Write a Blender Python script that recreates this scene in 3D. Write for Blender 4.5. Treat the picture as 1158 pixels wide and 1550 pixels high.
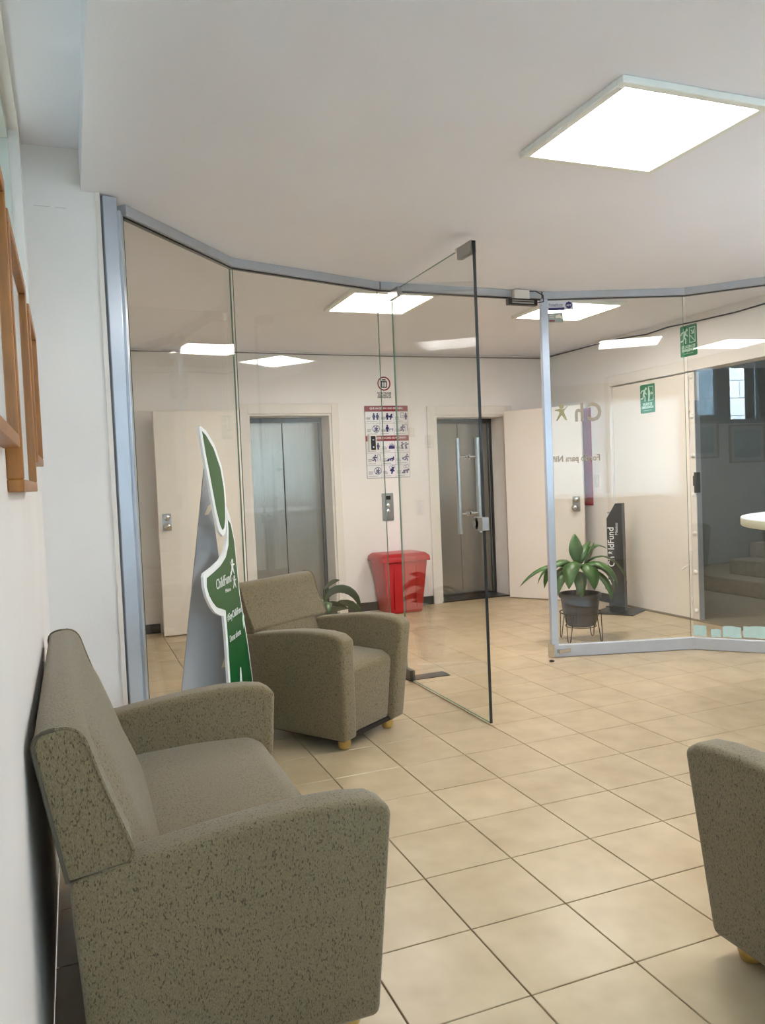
import bpy, bmesh, math, random
from mathutils import Vector, Matrix
random.seed(7)
D = bpy.data
S = bpy.context.scene
C = S.collection
for o in list(D.objects):
    D.objects.remove(o, do_unlink=True)

# ------------------------------------------------------------------ camera
EYE = 1.3815
cam = D.cameras.new('camera'); camo = D.objects.new('camera', cam); C.objects.link(camo)
yaw, pitch, roll, FPX = .371538, -.0421648, .0418612, 1202.94
f0 = Vector((math.sin(yaw), math.cos(yaw), 0)); r0 = Vector((math.cos(yaw), -math.sin(yaw), 0)); u0 = Vector((0, 0, 1))
fw = f0*math.cos(pitch) + u0*math.sin(pitch); up = u0*math.cos(pitch) - f0*math.sin(pitch)
rt = r0*math.cos(roll) - up*math.sin(roll); up2 = up*math.cos(roll) + r0*math.sin(roll)
camo.matrix_world = Matrix(((rt.x, up2.x, -fw.x, 0), (rt.y, up2.y, -fw.y, 0), (rt.z, up2.z, -fw.z, EYE), (0, 0, 0, 1)))
cam.sensor_fit = 'VERTICAL'; cam.sensor_height = 36; cam.lens = FPX*36/1550; cam.clip_start = .02; cam.clip_end = 100
S.camera = camo
# ------------------------------------------------------------------ world (overcast daylight) and exposure
W = D.worlds.new('world'); S.world = W; W.use_nodes = True
bg = W.node_tree.nodes['Background']; bg.inputs[0].default_value = (.82, .90, 1.0, 1); bg.inputs[1].default_value = 12.0
S.view_settings.view_transform = 'Standard'; S.view_settings.look = 'None'
S.view_settings.exposure = 1.6; S.view_settings.gamma = 1.0; S.view_settings.use_curve_mapping = False
LAMP_FRONT = 11.0; LAMP_LOBBY = 12.0

def portal(name, x, y, z, rx, ry, rz, sx, sy):
    l = D.lights.new(name, 'AREA'); l.shape = 'RECTANGLE'; l.size = sx; l.size_y = sy; l.cycles.is_portal = True
    o = D.objects.new(name, l); C.objects.link(o); o.location = (x, y, z); o.rotation_euler = (rx, ry, rz)
portal('daylight_portal', 3.4, -1.66, 1.67, math.radians(90), 0, 0, 3.3, 1.55)
portal('daylight_portal', .85, -1.66, 1.93, math.radians(90), 0, 0, 1.5, 1.05)

# ------------------------------------------------------------------ helpers
def lin(c):
    return tuple(((v/255)/12.92 if v/255 <= .04045 else ((v/255+.055)/1.055)**2.4) for v in c)

def newmat(name):
    m = D.materials.new(name); m.use_nodes = True
    return m, m.node_tree.nodes, m.node_tree.links

def pm(name, rgb, rough=.5, metal=0, var=0, vscale=5, bump=0, bscale=60, spec=.5, coat=0, stretch=None):
    """principled material with gentle procedural colour variation and relief"""
    m, N, L = newmat(name); b = N['Principled BSDF']; c = lin(rgb)
    b.inputs['Base Color'].default_value = (*c, 1); b.inputs['Roughness'].default_value = rough
    b.inputs['Metallic'].default_value = metal; b.inputs['Specular IOR Level'].default_value = spec
    b.inputs['Coat Weight'].default_value = coat
    tc = N.new('ShaderNodeTexCoord'); mp = N.new('ShaderNodeMapping'); L.new(tc.outputs['Object'], mp.inputs[0])
    if stretch: mp.inputs['Scale'].default_value = stretch
    if var:
        n = N.new('ShaderNodeTexNoise'); n.inputs['Scale'].default_value = vscale; n.inputs['Detail'].default_value = 6
        L.new(mp.outputs[0], n.inputs[0])
        r = N.new('ShaderNodeValToRGB')
        r.color_ramp.elements[0].position = .3; r.color_ramp.elements[1].position = .7
        r.color_ramp.elements[0].color = (*[v*(1-var) for v in c], 1); r.color_ramp.elements[1].color = (*[min(1, v*(1+var*.6)) for v in c], 1)
        L.new(n.outputs[0], r.inputs[0]); L.new(r.outputs[0], b.inputs['Base Color'])
    if bump:
        n2 = N.new('ShaderNodeTexNoise'); n2.inputs['Scale'].default_value = bscale; n2.inputs['Detail'].default_value = 4
        L.new(mp.outputs[0], n2.inputs[0])
        bp = N.new('ShaderNodeBump'); bp.inputs['Strength'].default_value = bump; bp.inputs['Distance'].default_value = .005
        L.new(n2.outputs[0], bp.inputs['Height']); L.new(bp.outputs[0], b.inputs['Normal'])
    return m

M = {}
M['wall'] = pm('white_paint', (240, 236, 231), .55, var=.035, vscale=2.2, bump=.10, bscale=45)
M['ceil'] = pm('ceiling_paint', (242, 242, 248), .75, var=.02, vscale=1.5, bump=.12, bscale=90)
M['doorwhite'] = pm('door_enamel', (236, 229, 217), .38, var=.03, vscale=1.8, bump=.05, bscale=25)
M['trim'] = pm('trim_enamel', (232, 226, 216), .4, var=.03, vscale=6)
M['darkbase'] = pm('dark_skirting', (52, 50, 50), .45, var=.2, vscale=20)
M['alu'] = pm('aluminium', (186, 190, 196), .35, .35, var=.05, vscale=8)
M['alupaint'] = pm('satin_aluminium_post', (190, 200, 212), .28, .45, var=.04, vscale=6)
M['steel'] = pm('brushed_steel', (150, 147, 140), .22, 1.0, var=.08, vscale=9, bump=.03, bscale=120, stretch=(8, 8, .4))
M['darksteel'] = pm('dark_steel', (88, 88, 88), .3, 1.0)
M['chrome'] = pm('chrome', (205, 205, 202), .14, 1.0)
M['satin'] = pm('satin_steel', (170, 170, 168), .28, 1.0)
M['black'] = pm('black_plastic', (22, 22, 23), .35)
M['blackmetal'] = pm('black_powder_coat', (30, 30, 31), .42, var=.15, vscale=14)
M['wood'] = pm('oak_frame', (160, 100, 26), .4, var=.22, vscale=12, stretch=(6, 6, .8), bump=.05)
M['footwood'] = pm('foot_wood', (196, 160, 84), .35, var=.15, vscale=30)
M['mat'] = pm('picture_mat', (224, 219, 206), .8, var=.02)
M['red'] = pm('red_plastic', (176, 20, 28), .35, var=.06, vscale=7)
M['burgundy'] = pm('burgundy_vinyl', (150, 24, 52), .4, var=.08, vscale=4)
M['pot'] = pm('grey_plastic_pot', (62, 54, 49), .5, var=.1, vscale=10)
M['soil'] = pm('soil', (50, 38, 28), .95, var=.3, vscale=40, bump=.6, bscale=80)
M['leaf'] = pm('leaf_green', (56, 98, 36), .36, var=.35, vscale=9)
M['leaf2'] = pm('leaf_dark_green', (62, 92, 52), .36, var=.35, vscale=9)
M['cane'] = pm('cane_bark', (138, 108, 70), .8, var=.3, vscale=30, bump=.4)
M['stem'] = pm('dry_stem', (112, 92, 52), .7, var=.2)
M['iron'] = pm('dark_iron_wire', (54, 40, 34), .5, .6)
M['green'] = pm('sign_green', (24, 122, 82), .4, var=.03)
M['mint'] = pm('sign_pale_print', (214, 240, 224), .5)
M['white'] = pm('white_print', (240, 242, 242), .5)
M['navy'] = pm('navy_print', (46, 44, 112), .5)
M['maroon'] = pm('maroon_print', (140, 32, 46), .5)
M['inkblack'] = pm('black_print', (30, 28, 30), .5)
M['inkgrey'] = pm('grey_print', (120, 118, 122), .6)
M['panelwhite'] = pm('sign_panel_white', (232, 232, 234), .4)
M['board'] = pm('board_grey', (170, 168, 170), .5)
M['foam'] = pm('foam_board_white', (236, 240, 240), .55)
M['greyboard'] = pm('grey_cardboard', (176, 178, 180), .6, var=.03)
M['tabletop'] = pm('white_laminate', (232, 238, 240), .3)
M['tableedge'] = pm('cream_edge', (214, 214, 192), .4)
M['tape'] = pm('pale_paper_tape', (186, 214, 210), .7, var=.06, vscale=25)
M['concrete'] = pm('stair_terrazzo', (128, 118, 100), .6, var=.15, vscale=18, bump=.1)
M['stairwall'] = pm('stairwell_paint', (132, 132, 124), .8, var=.05)
M['stone'] = pm('stone_block', (196, 200, 204), .85, var=.14, vscale=7, bump=.4, bscale=22)
M['mortar'] = pm('mortar', (96, 98, 102), .95)
M['darkframe'] = pm('dark_window_frame', (38, 38, 40), .4, .3)
M['whiteframe'] = pm('pale_window_frame', (196, 200, 192), .4)
M['lightframe'] = pm('luminaire_frame', (236, 238, 230), .45)
M['cable'] = pm('black_cable', (26, 24, 24), .6)
M['greycable'] = pm('grey_cable', (120, 112, 104), .7)
M['grout'] = pm('grout', (96, 82, 66), .9, var=.1, vscale=8)
M['olive'] = pm('olive_vinyl', (160, 152, 108), .5)
M['taupe'] = pm('taupe_vinyl', (172, 160, 140), .5)
M['stickergrey'] = pm('sticker_silver', (226, 226, 230), .4)
M['stickergreen'] = pm('sticker_grey_green', (150, 160, 150), .5)
M['cream'] = pm('sticker_cream', (232, 220, 196), .5)
M['plate'] = pm('switch_plate', (228, 222, 210), .4)
M['cylight'] = pm('indicator_white', (220, 230, 240), .3)

def mat_fabric():
    m, N, L = newmat('sage_fleck_fabric'); b = N['Principled BSDF']
    b.inputs['Roughness'].default_value = .82; b.inputs['Specular IOR Level'].default_value = .25
    b.inputs['Sheen Weight'].default_value = .25; b.inputs['Sheen Roughness'].default_value = .5
    tc = N.new('ShaderNodeTexCoord')
    def noise(scale, st, det=2):
        mp = N.new('ShaderNodeMapping'); mp.inputs['Scale'].default_value = st; L.new(tc.outputs['Object'], mp.inputs[0])
        n = N.new('ShaderNodeTexNoise'); n.inputs['Scale'].default_value = scale; n.inputs['Detail'].default_value = det
        L.new(mp.outputs[0], n.inputs[0]); return n
    fl = noise(230, (1, 1, .5), 1.0)          # dark woven flecks
    r1 = N.new('ShaderNodeValToRGB'); r1.color_ramp.elements[0].position = .31; r1.color_ramp.elements[1].position = .43
    r1.color_ramp.elements[0].color = (.15, .15, .15, 1); r1.color_ramp.elements[1].color = (1, 1, 1, 1)
    L.new(fl.outputs[0], r1.inputs[0])
    th = noise(700, (1, 1, .3), 2)             # thread grain
    r2 = N.new('ShaderNodeValToRGB'); r2.color_ramp.elements[0].position = .3; r2.color_ramp.elements[1].position = .7
    r2.color_ramp.elements[0].color = (*lin((105, 94, 66)), 1); r2.color_ramp.elements[1].color = (*lin((141, 127, 98)), 1)
    L.new(th.outputs[0], r2.inputs[0])
    mx = N.new('ShaderNodeMix'); mx.data_type = 'RGBA'
    L.new(r1.outputs[0], mx.inputs[0]); mx.inputs[6].default_value = (*lin((64, 59, 45)), 1); L.new(r2.outputs[0], mx.inputs[7])
    L.new(mx.outputs[2], b.inputs['Base Color'])
    bp = N.new('ShaderNodeBump'); bp.inputs['Strength'].default_value = .35; bp.inputs['Distance'].default_value = .003
    L.new(th.outputs[0], bp.inputs['Height']); L.new(bp.outputs[0], b.inputs['Normal'])
    return m
M['fabric'] = mat_fabric()
M['piping'] = pm('fabric_welt', (88, 84, 70), .85, bump=.3, bscale=300)

def mat_tile():
    m, N, L = newmat('beige_ceramic_tile'); b = N['Principled BSDF']
    g = N.new('ShaderNodeNewGeometry'); oi = N.new('ShaderNodeObjectInfo')
    n1 = N.new('ShaderNodeTexNoise'); n1.inputs['Scale'].default_value = 7; n1.inputs['Detail'].default_value = 2.0; n1.inputs['Roughness'].default_value = .5
    n2 = N.new('ShaderNodeTexNoise'); n2.inputs['Scale'].default_value = 1.6; n2.inputs['Detail'].default_value = 3
    n3 = N.new('ShaderNodeTexNoise'); n3.inputs['Scale'].default_value = 14; n3.inputs['Detail'].default_value = 1
    mp = N.new('ShaderNodeMapping'); mp.inputs['Location'].default_value = (.13, .41, .77); mp.inputs['Rotation'].default_value = (.4, .3, .2); L.new(g.outputs['Position'], mp.inputs[0])
    for n in (n1, n2, n3): L.new(mp.outputs[0], n.inputs[0])
    mr = N.new('ShaderNodeMapRange'); mr.inputs['From Min'].default_value = .25; mr.inputs['From Max'].default_value = .75; L.new(n1.outputs[0], mr.inputs[0])
    r = N.new('ShaderNodeMixRGB'); r.inputs[1].default_value = (*lin((174, 154, 121)), 1); r.inputs[2].default_value = (*lin((195, 177, 144)), 1); L.new(mr.outputs[0], r.inputs[0])
    hs = N.new('ShaderNodeHueSaturation'); L.new(r.outputs[0], hs.inputs['Color'])
    ma = N.new('ShaderNodeMath'); ma.operation = 'MULTIPLY_ADD'; L.new(oi.outputs['Random'], ma.inputs[0]); ma.inputs[1].default_value = .09; ma.inputs[2].default_value = .955
    L.new(ma.outputs[0], hs.inputs['Value'])
    L.new(hs.outputs[0], b.inputs['Base Color'])
    rr = N.new('ShaderNodeMapRange'); rr.inputs['To Min'].default_value = .285; rr.inputs['To Max'].default_value = .36
    L.new(n2.outputs[0], rr.inputs[0]); L.new(rr.outputs[0], b.inputs['Roughness'])
    bp = N.new('ShaderNodeBump'); bp.inputs['Strength'].default_value = .03; bp.inputs['Distance'].default_value = .002
    L.new(n3.outputs[0], bp.inputs['Height']); L.new(bp.outputs[0], b.inputs['Normal'])
    return m
M['tile'] = mat_tile()

def mat_glass(name, tint=(.955, .962, .95), refl=1.0):
    """thin clear sheet: straight transmission plus angle dependent mirror reflection on each face"""
    m, N, L = newmat(name); N.remove(N['Principled BSDF']); out = N['Material Output']
    g = N.new('ShaderNodeNewGeometry'); d = N.new('ShaderNodeVectorMath'); d.operation = 'DOT_PRODUCT'
    L.new(g.outputs['Normal'], d.inputs[0]); L.new(g.outputs['Incoming'], d.inputs[1])
    a = N.new('ShaderNodeMath'); a.operation = 'ABSOLUTE'; L.new(d.outputs['Value'], a.inputs[0])
    s = N.new('ShaderNodeMath'); s.operation = 'SUBTRACT'; s.inputs[0].default_value = 1; L.new(a.outputs[0], s.inputs[1])
    p = N.new('ShaderNodeMath'); p.operation = 'POWER'; L.new(s.outputs[0], p.inputs[0]); p.inputs[1].default_value = 5
    q = N.new('ShaderNodeMath'); q.operation = 'MULTIPLY_ADD'; L.new(p.outputs[0], q.inputs[0]); q.inputs[1].default_value = .95*refl; q.inputs[2].default_value = .045*refl
    t = N.new('ShaderNodeBsdfTransparent'); t.inputs[0].default_value = (*tint, 1)
    gl = N.new('ShaderNodeBsdfGlossy'); gl.inputs['Roughness'].default_value = 0.0; gl.inputs[0].default_value = (1, 1, 1, 1)
    mx = N.new('ShaderNodeMixShader'); L.new(q.outputs[0], mx.inputs[0]); L.new(t.outputs[0], mx.inputs[1]); L.new(gl.outputs[0], mx.inputs[2])
    L.new(mx.outputs[0], out.inputs[0]); return m
M['glass'] = mat_glass('clear_glass')
M['winglass'] = mat_glass('window_glass', (.93, .97, .96))
M['tinted'] = mat_glass('tinted_window_glass', (.42, .50, .54)); M['dimglass'] = mat_glass('dim_window_glass', (.26, .27, .25))
M['glassedge'] = pm('green_glass_edge', (96, 138, 118), .12)
M['darkedge'] = pm('dark_rubber_edge', (24, 30, 34), .3)

def mat_added_blind(k):  # sheet added over the rear windows; k sets how much daylight passes
    m, N, L = newmat('added_translucent_blind'); N.remove(N['Principled BSDF'])
    a = N.new('ShaderNodeBsdfDiffuse'); a.inputs[0].default_value = (.8, .8, .78, 1)
    b = N.new('ShaderNodeBsdfTranslucent'); b.inputs[0].default_value = (.86, .92, .98, 1)
    mx = N.new('ShaderNodeMixShader'); mx.inputs[0].default_value = k
    L.new(a.outputs[0], mx.inputs[1]); L.new(b.outputs[0], mx.inputs[2]); L.new(mx.outputs[0], N['Material Output'].inputs[0]); return m
M['added_blind1'] = mat_added_blind(.27); M['added_blind2'] = mat_added_blind(.50)

def mat_emit(name, col, st):
    m, N, L = newmat(name); N.remove(N['Principled BSDF']); e = N.new('ShaderNodeEmission')
    e.inputs[0].default_value = (*col, 1); e.inputs[1].default_value = st
    L.new(e.outputs[0], N['Material Output'].inputs[0]); return m
M['lampA'] = mat_emit('diffuser_neutral', (1, .97, .95), LAMP_FRONT)
M['lampB'] = mat_emit('diffuser_cool', (1, .99, 1.02), LAMP_FRONT)
M['lampL'] = mat_emit('diffuser_lobby', (1, .915, .865), LAMP_LOBBY)

class MB:
    def __init__(s): s.v = []; s.f = []; s.mi = []; s.cur = 0
    def add(s, vs, fs):
        b = len(s.v); s.v += [tuple(p) for p in vs]; s.f += [tuple(b+i for i in f) for f in fs]; s.mi += [s.cur]*len(fs); return s
    def box(s, x0, x1, y0, y1, z0, z1):
        return s.add([(x0,y0,z0),(x1,y0,z0),(x1,y1,z0),(x0,y1,z0),(x0,y0,z1),(x1,y0,z1),(x1,y1,z1),(x0,y1,z1)],
                     [(0,3,2,1),(4,5,6,7),(0,1,5,4),(1,2,6,5),(2,3,7,6),(3,0,4,7)])
    def prism(s, poly, fn0, fn1):
        n = len(poly); vs = [fn0(*p) for p in poly] + [fn1(*p) for p in poly]
        fs = [tuple(range(n-1, -1, -1)), tuple(range(n, 2*n))] + [(i, (i+1) % n, n+(i+1) % n, n+i) for i in range(n)]
        return s.add(vs, fs)
    def plate(s, poly, y0, y1):
        """outline in (x, z), thickness along y"""
        return s.prism(poly, lambda a, b: (a, y0, b), lambda a, b: (a, y1, b))
    def tube(s, pts, r, n=8, cap=True):
        pts = [Vector(p) for p in pts]; rs = r if isinstance(r, (list, tuple)) else [r]*len(pts); vs = []; fs = []
        prev = None
        for i, p in enumerate(pts):
            t = (pts[min(i+1, len(pts)-1)] - pts[max(i-1, 0)]).normalized()
            if prev is None:
                a = Vector((0, 0, 1)) if abs(t.z) < .9 else Vector((1, 0, 0)); u = t.cross(a).normalized()
            else: u = (prev - t*prev.dot(t)).normalized()
            prev = u; w = t.cross(u)
            vs += [p + (u*math.cos(2*math.pi*k/n) + w*math.sin(2*math.pi*k/n))*rs[i] for k in range(n)]
        for i in range(len(pts)-1):
            fs += [(i*n+k, i*n+(k+1) % n, (i+1)*n+(k+1) % n, (i+1)*n+k) for k in range(n)]
        if cap: fs += [tuple(range(n-1, -1, -1)), tuple(range((len(pts)-1)*n, len(pts)*n))]
        return s.add(vs, fs)
    def lathe(s, prof, n=24, c=(0, 0, 0), axis='z'):
        vs = []; fs = []
        for r, z in prof:
            for k in range(n):
                a = 2*math.pi*k/n; q = (r*math.cos(a), r*math.sin(a), z)
                if axis == 'y': q = (q[0], q[2], q[1])
                if axis == 'x': q = (q[2], q[0], q[1])
                vs.append((q[0]+c[0], q[1]+c[1], q[2]+c[2]))
        for i in range(len(prof)-1):
            fs += [(i*n+k, i*n+(k+1) % n, (i+1)*n+(k+1) % n, (i+1)*n+k) for k in range(n)]
        fs += [tuple(range(n-1, -1, -1)), tuple(range((len(prof)-1)*n, len(prof)*n))]
        return s.add(vs, fs)
    def mesh(s, mats, bevel=0, seg=2, smooth=False, ang=35):
        me = D.meshes.new('mesh'); me.from_pydata(s.v, [], s.f)
        for m in (mats if isinstance(mats, list) else [mats]): me.materials.append(M[m])
        bm = bmesh.new(); bm.from_mesh(me); bm.faces.ensure_lookup_table()
        for i, fc in enumerate(bm.faces): fc.material_index = s.mi[i]
        bmesh.ops.recalc_face_normals(bm, faces=bm.faces[:])
        if bevel:
            es = [e for e in bm.edges if len(e.link_faces) == 2 and e.calc_face_angle(0) > math.radians(ang)]
            bmesh.ops.bevel(bm, geom=es, offset=bevel, segments=seg, profile=.5, affect='EDGES', clamp_overlap=True)
        if smooth:
            for fc in bm.faces: fc.smooth = True
            for e in bm.edges:
                if len(e.link_faces) == 2 and e.calc_face_angle(0) > math.radians(50): e.smooth = False
        bm.to_mesh(me); bm.free(); return me
    def build(s, name, mats, parent=None, **k):
        o = D.objects.new(name, s.mesh(mats, **k)); o.data.name = name; C.objects.link(o); o.parent = parent; return o

def tag(o, label, cat, group=None, kind=None):
    o['label'] = label; o['category'] = cat
    if group: o['group'] = group
    if kind: o['kind'] = kind
    return o
def thing(name, label, cat, loc=(0, 0, 0), rz=0, group=None, kind=None):
    o = D.objects.new(name, None); C.objects.link(o); o.location = loc; o.rotation_euler = (0, 0, rz); o.empty_display_size = .1
    return tag(o, label, cat, group, kind)
def copy_tree(o, parent=None):
    c = o.copy(); C.objects.link(c); c.parent = parent
    for ch in list(o.children): copy_tree(ch, c)
    return c
def arc(cx, cz, r, a0, a1, n):
    return [(cx + r*math.cos(math.radians(a0+(a1-a0)*i/n)), cz + r*math.sin(math.radians(a0+(a1-a0)*i/n))) for i in range(n+1)]
def round_poly(poly, rad, n=5):
    out = []; m = len(poly)
    for i, p in enumerate(poly):
        r = rad.get(i, 0)
        if not r: out.append(p); continue
        p = Vector(p); a = (Vector(poly[i-1])-p); b = (Vector(poly[(i+1) % m])-p); r = min(r, a.length*.48, b.length*.48)
        A = p+a.normalized()*r; B = p+b.normalized()*r
        out += [tuple(A*(1-t)**2 + p*2*t*(1-t) + B*t*t) for t in [k/n for k in range(n+1)]]
    return out
def rrect(x0, x1, z0, z1, r, n=4):
    return arc(x1-r, z1-r, r, 0, 90, n) + arc(x0+r, z1-r, r, 90, 180, n) + arc(x0+r, z0+r, r, 180, 270, n) + arc(x1-r, z0+r, r, 270, 360, n)
def text_obj(name, s, size, mat, parent, x, y, z, align='CENTER', mirror=False, tilt=0, depth=.0006, sx=1.0, bold=0):
    """flat lettering in the local xz plane, facing local -y"""
    cu = D.curves.new('t', 'FONT'); cu.body = s; cu.size = size; cu.align_x = align; cu.extrude = depth; cu.offset = bold; cu.resolution_u = 3
    t = D.objects.new('t', cu); C.objects.link(t)
    me = D.meshes.new_from_object(t.evaluated_get(bpy.context.evaluated_depsgraph_get()))
    D.objects.remove(t, do_unlink=True); D.curves.remove(cu)
    R = Matrix.Translation((x, y, z)) @ Matrix.Rotation(-tilt, 4, 'Y') @ Matrix.Diagonal(((-1 if mirror else 1)*sx, 1, 1, 1)) @ Matrix.Rotation(math.pi/2, 4, 'X')
    me.transform(R); me.materials.clear(); me.materials.append(M[mat]); me.name = name
    o = D.objects.new(name, me); C.objects.link(o); o.parent = parent; return o
def limb(mb, pts, w, y0, y1):
    """thick flat polyline (pictogram limb) with round ends"""
    for (a, b) in zip(pts[:-1], pts[1:]):
        a = Vector(a); b = Vector(b); d = (b-a).normalized(); n = Vector((-d.y, d.x))*w/2; ang = math.degrees(math.atan2(n.y, n.x))
        poly = arc(a.x, a.y, w/2, ang, ang+180, 4) + arc(b.x, b.y, w/2, ang+180, ang+360, 4)
        mb.plate(poly, y0, y1)
def dot(mb, x, z, r, y0, y1, n=12): mb.plate(arc(x, z, r, 0, 360, n)[:-1], y0, y1)
def ring(mb, x, z, r, w, y0, y1, n=24, a0=0, a1=360):
    o_ = arc(x, z, r, a0, a1, n); i_ = arc(x, z, r-w, a0, a1, n)
    for k in range(n): mb.plate([o_[k], o_[k+1], i_[k+1], i_[k]], y0, y1)
def star_person(mb, cx, cz, s, y0, y1, mirror=1):
    """emblem: star shaped child with raised arm and a round head"""
    P = [(-.50,.62),(-.28,.40),(-.02,.36),(.20,.40),(.62,.30),(.60,.24),(.22,.16),(.22,-.02),(.52,-.62),(.42,-.64),(.02,-.14),(-.34,-.62),(-.46,-.60),(-.22,.0),(-.20,.20),(-.42,.46),(-.54,.58)]
    mb.plate([(cx+mirror*a*s, cz+b*s) for a, b in P], y0, y1); dot(mb, cx+mirror*.02*s, cz+.60*s, .21*s, y0, y1)

XL, XR, YF, YR, HC = -.12, 5.12, 7.80, -1.60, 2.69
P0, P1, P2, P3, P4, P5, P7 = (.19,3.77), (.281,3.89), (.929,4.652), (1.984,4.998), (3.275,5.03), (4.299,4.705), (5.12,3.785)

# ------------------------------------------------------------------ floor with single tiles
T = .34; GX, GY = 4.1175*T, 5.2456*T
fl = MB().box(XL-.2, XR+.2, YR-.2, YF+.5, -.12, -.012).build('floor', 'grout')
tag(fl, 'beige square ceramic tile floor with dark grout joints', 'floor', kind='structure')
def tile_mesh(x0, x1, y0, y1):
    return MB().box(x0, x1, y0, y1, -.012, 0).mesh('tile', bevel=.0015, seg=1)
g = .0022
full = tile_mesh(g, T-g, g, T-g); full.name = 'floor_tile'
rest = MB(); n_t = 0
def px(x, y, z):
    d = Vector((x, y, z-EYE)); c = d.dot(fw)
    return (579 + FPX*d.dot(rt)/c, 775 - FPX*d.dot(up2)/c) if c > .2 else (-9999, 9999)
for i in range(-6, 13):
    for j in range(-11, 20):
        x0, y0 = GX+i*T, GY+j*T; x1, y1 = x0+T, y0+T
        cx0, cx1, cy0, cy1 = max(x0, XL), min(x1, XR), max(y0, YR), min(y1, YF)
        if cx1-cx0 < .02 or cy1-cy0 < .02: continue
        q = [px(a, b, 0) for a in (cx0, cx1) for b in (cy0, cy1)]
        seen = max(p[0] for p in q) > 0 and min(p[0] for p in q) < 1158 and min(p[1] for p in q) < 1550 and cx0 > -.2
        if seen and n_t < 298:
            whole = (cx0, cx1, cy0, cy1) == (x0, x1, y0, y1)
            me = full if whole else tile_mesh(cx0-x0+g, cx1-x0-g, cy0-y0+g, cy1-y0-g)
            o = D.objects.new('floor_tile', me); C.objects.link(o); o.location = (x0, y0, 0); o.parent = fl; n_t += 1
        else: rest.box(cx0+g, cx1-g, cy0+g, cy1-g, -.012, 0)
o = rest.build('floor_tiles_remaining', 'tile', fl); o['kind'] = 'stuff'

# ------------------------------------------------------------------ ceiling, walls
c = MB().box(.108, XR, YR, YF, HC, HC+.18).box(XL, .108, 4.05, YF, HC, HC+.18).build('ceiling', 'ceil')
tag(c, 'flat off-white ceiling over waiting room and lobby', 'ceiling', kind='structure')
c = MB().box(XL-.3, .108, YR, 3.75, HC+.18, HC+.30).box(.108, XR, YR, YF, HC+.18, HC+.3).box(XL-.3, .108, 3.75, YF, HC+.18, HC+.3).build('ceiling_recess', 'ceil')
tag(c, 'narrow raised ceiling strip above the high side window', 'ceiling', kind='structure')

def wall_holes(mb, u0, u1, z0, z1, holes, fn):
    us = sorted({u0, u1, *[h[0] for h in holes], *[h[1] for h in holes]}); zs = sorted({z0, z1, *[h[2] for h in holes], *[h[3] for h in holes]})
    for a, b in zip(us[:-1], us[1:]):
        for p, q in zip(zs[:-1], zs[1:]):
            m = ((a+b)/2, (p+q)/2)
            if not any(h[0] < m[0] < h[1] and h[2] < m[1] < h[3] for h in holes): fn(mb, a, b, p, q)
E1 = (1.655, 2.515, 0, 2.07); E2 = (3.69, 4.548, 0, 2.035)
mb = MB(); wall_holes(mb, XL-.15, XR+.15, 0, HC, [E1, E2], lambda m, a, b, p, q: m.box(a, b, YF, YF+.30, p, q))
tag(mb.build('wall_far', 'wall'), 'white painted lobby wall with two lift openings', 'wall', kind='structure')
WIN = (.16, 1.40, 1.97, 2.84); WIN2 = (1.52, 3.55, 1.97, 2.84)
mb = MB(); wall_holes(mb, YR-.15, YF, 0, HC+.18, [WIN, WIN2], lambda m, a, b, p, q: m.box(XL-.18, XL, a, b, p, q))
tag(mb.build('wall_left', 'wall'), 'white painted wall behind the loveseat with pictures', 'wall', kind='structure')
DR = (3.95, 6.66, 0, 2.21)
mb = MB(); wall_holes(mb, YR-.15, YF, 0, HC, [DR], lambda m, a, b, p, q: m.box(XR, XR+.15, a, b, p, q))
tag(mb.build('wall_right', 'wall'), 'white wall holding the emergency exit door', 'wall', kind='structure')
RW = [(1.75, 5.02, .90, 2.45), (.1, 1.6, 1.40, 2.45)]
mb = MB(); wall_holes(mb, XL-.15, XR+.15, 0, HC+.18, RW, lambda m, a, b, p, q: m.box(a, b, YR-.15, YR, p, q))
tag(mb.build('wall_rear', 'wall'), 'white wall with daylight windows behind the viewpoint', 'wall', kind='structure')
mb = MB().box(XL, .166, 3.75, 4.05, 0, HC+.18)
pier = mb.build('wall_pier', 'wall'); tag(pier, 'white pier between side wall and glass partition', 'pillar', kind='structure')
MB().box(-.085, -.02, 3.749, 3.7505, 2.6125, 2.6135).box(.0, .045, 3.749, 3.7505, 2.611, 2.612).build('paint_crack', 'board', pier)
MB().box(.166, .186, 3.742, 3.80, 0, HC).build('corner_bead', 'trim', pier)

# rear and side windows
for n, (a, b, z0, z1) in enumerate(RW, 1):
    t = thing('window_%d' % n, ('wide' if n == 1 else 'small high-silled') + ' daylight window in the rear wall', 'window', ((a+b)/2, YR-.08, z0), kind='structure')
    w, h = b-a, z1-z0
    mb = MB()
    for q in [(-w/2, w/2, 0, .05), (-w/2, w/2, h-.05, h), (-w/2, -w/2+.05, 0, h), (w/2-.05, w/2, 0, h)]: mb.box(q[0], q[1], -.03, .03, q[2], q[3])
    k = 3 if n == 1 else 1
    for i in range(1, k): mb.box(-w/2+w*i/k-.025, -w/2+w*i/k+.025, -.03, .03, 0, h)
    mb.build('window_frame', 'alu', t)
    for i in range(k): MB().box(-w/2+w*i/k+.02, -w/2+w*(i+1)/k-.02, -.004, .004, .03, h-.03).build('pane', 'winglass', t)
    MB().box(-w/2+.01, w/2-.01, .045, .0465, .01, h-.01).build('added_dimming_blind', 'added_blind%d' % n, t)  # unseen blind, added to dim the window daylight and its glass reflections
t = thing('window_3', 'long high strip window above the pictures on the side wall', 'window', (XL-.09, 0, 1.97), kind='structure')
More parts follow.
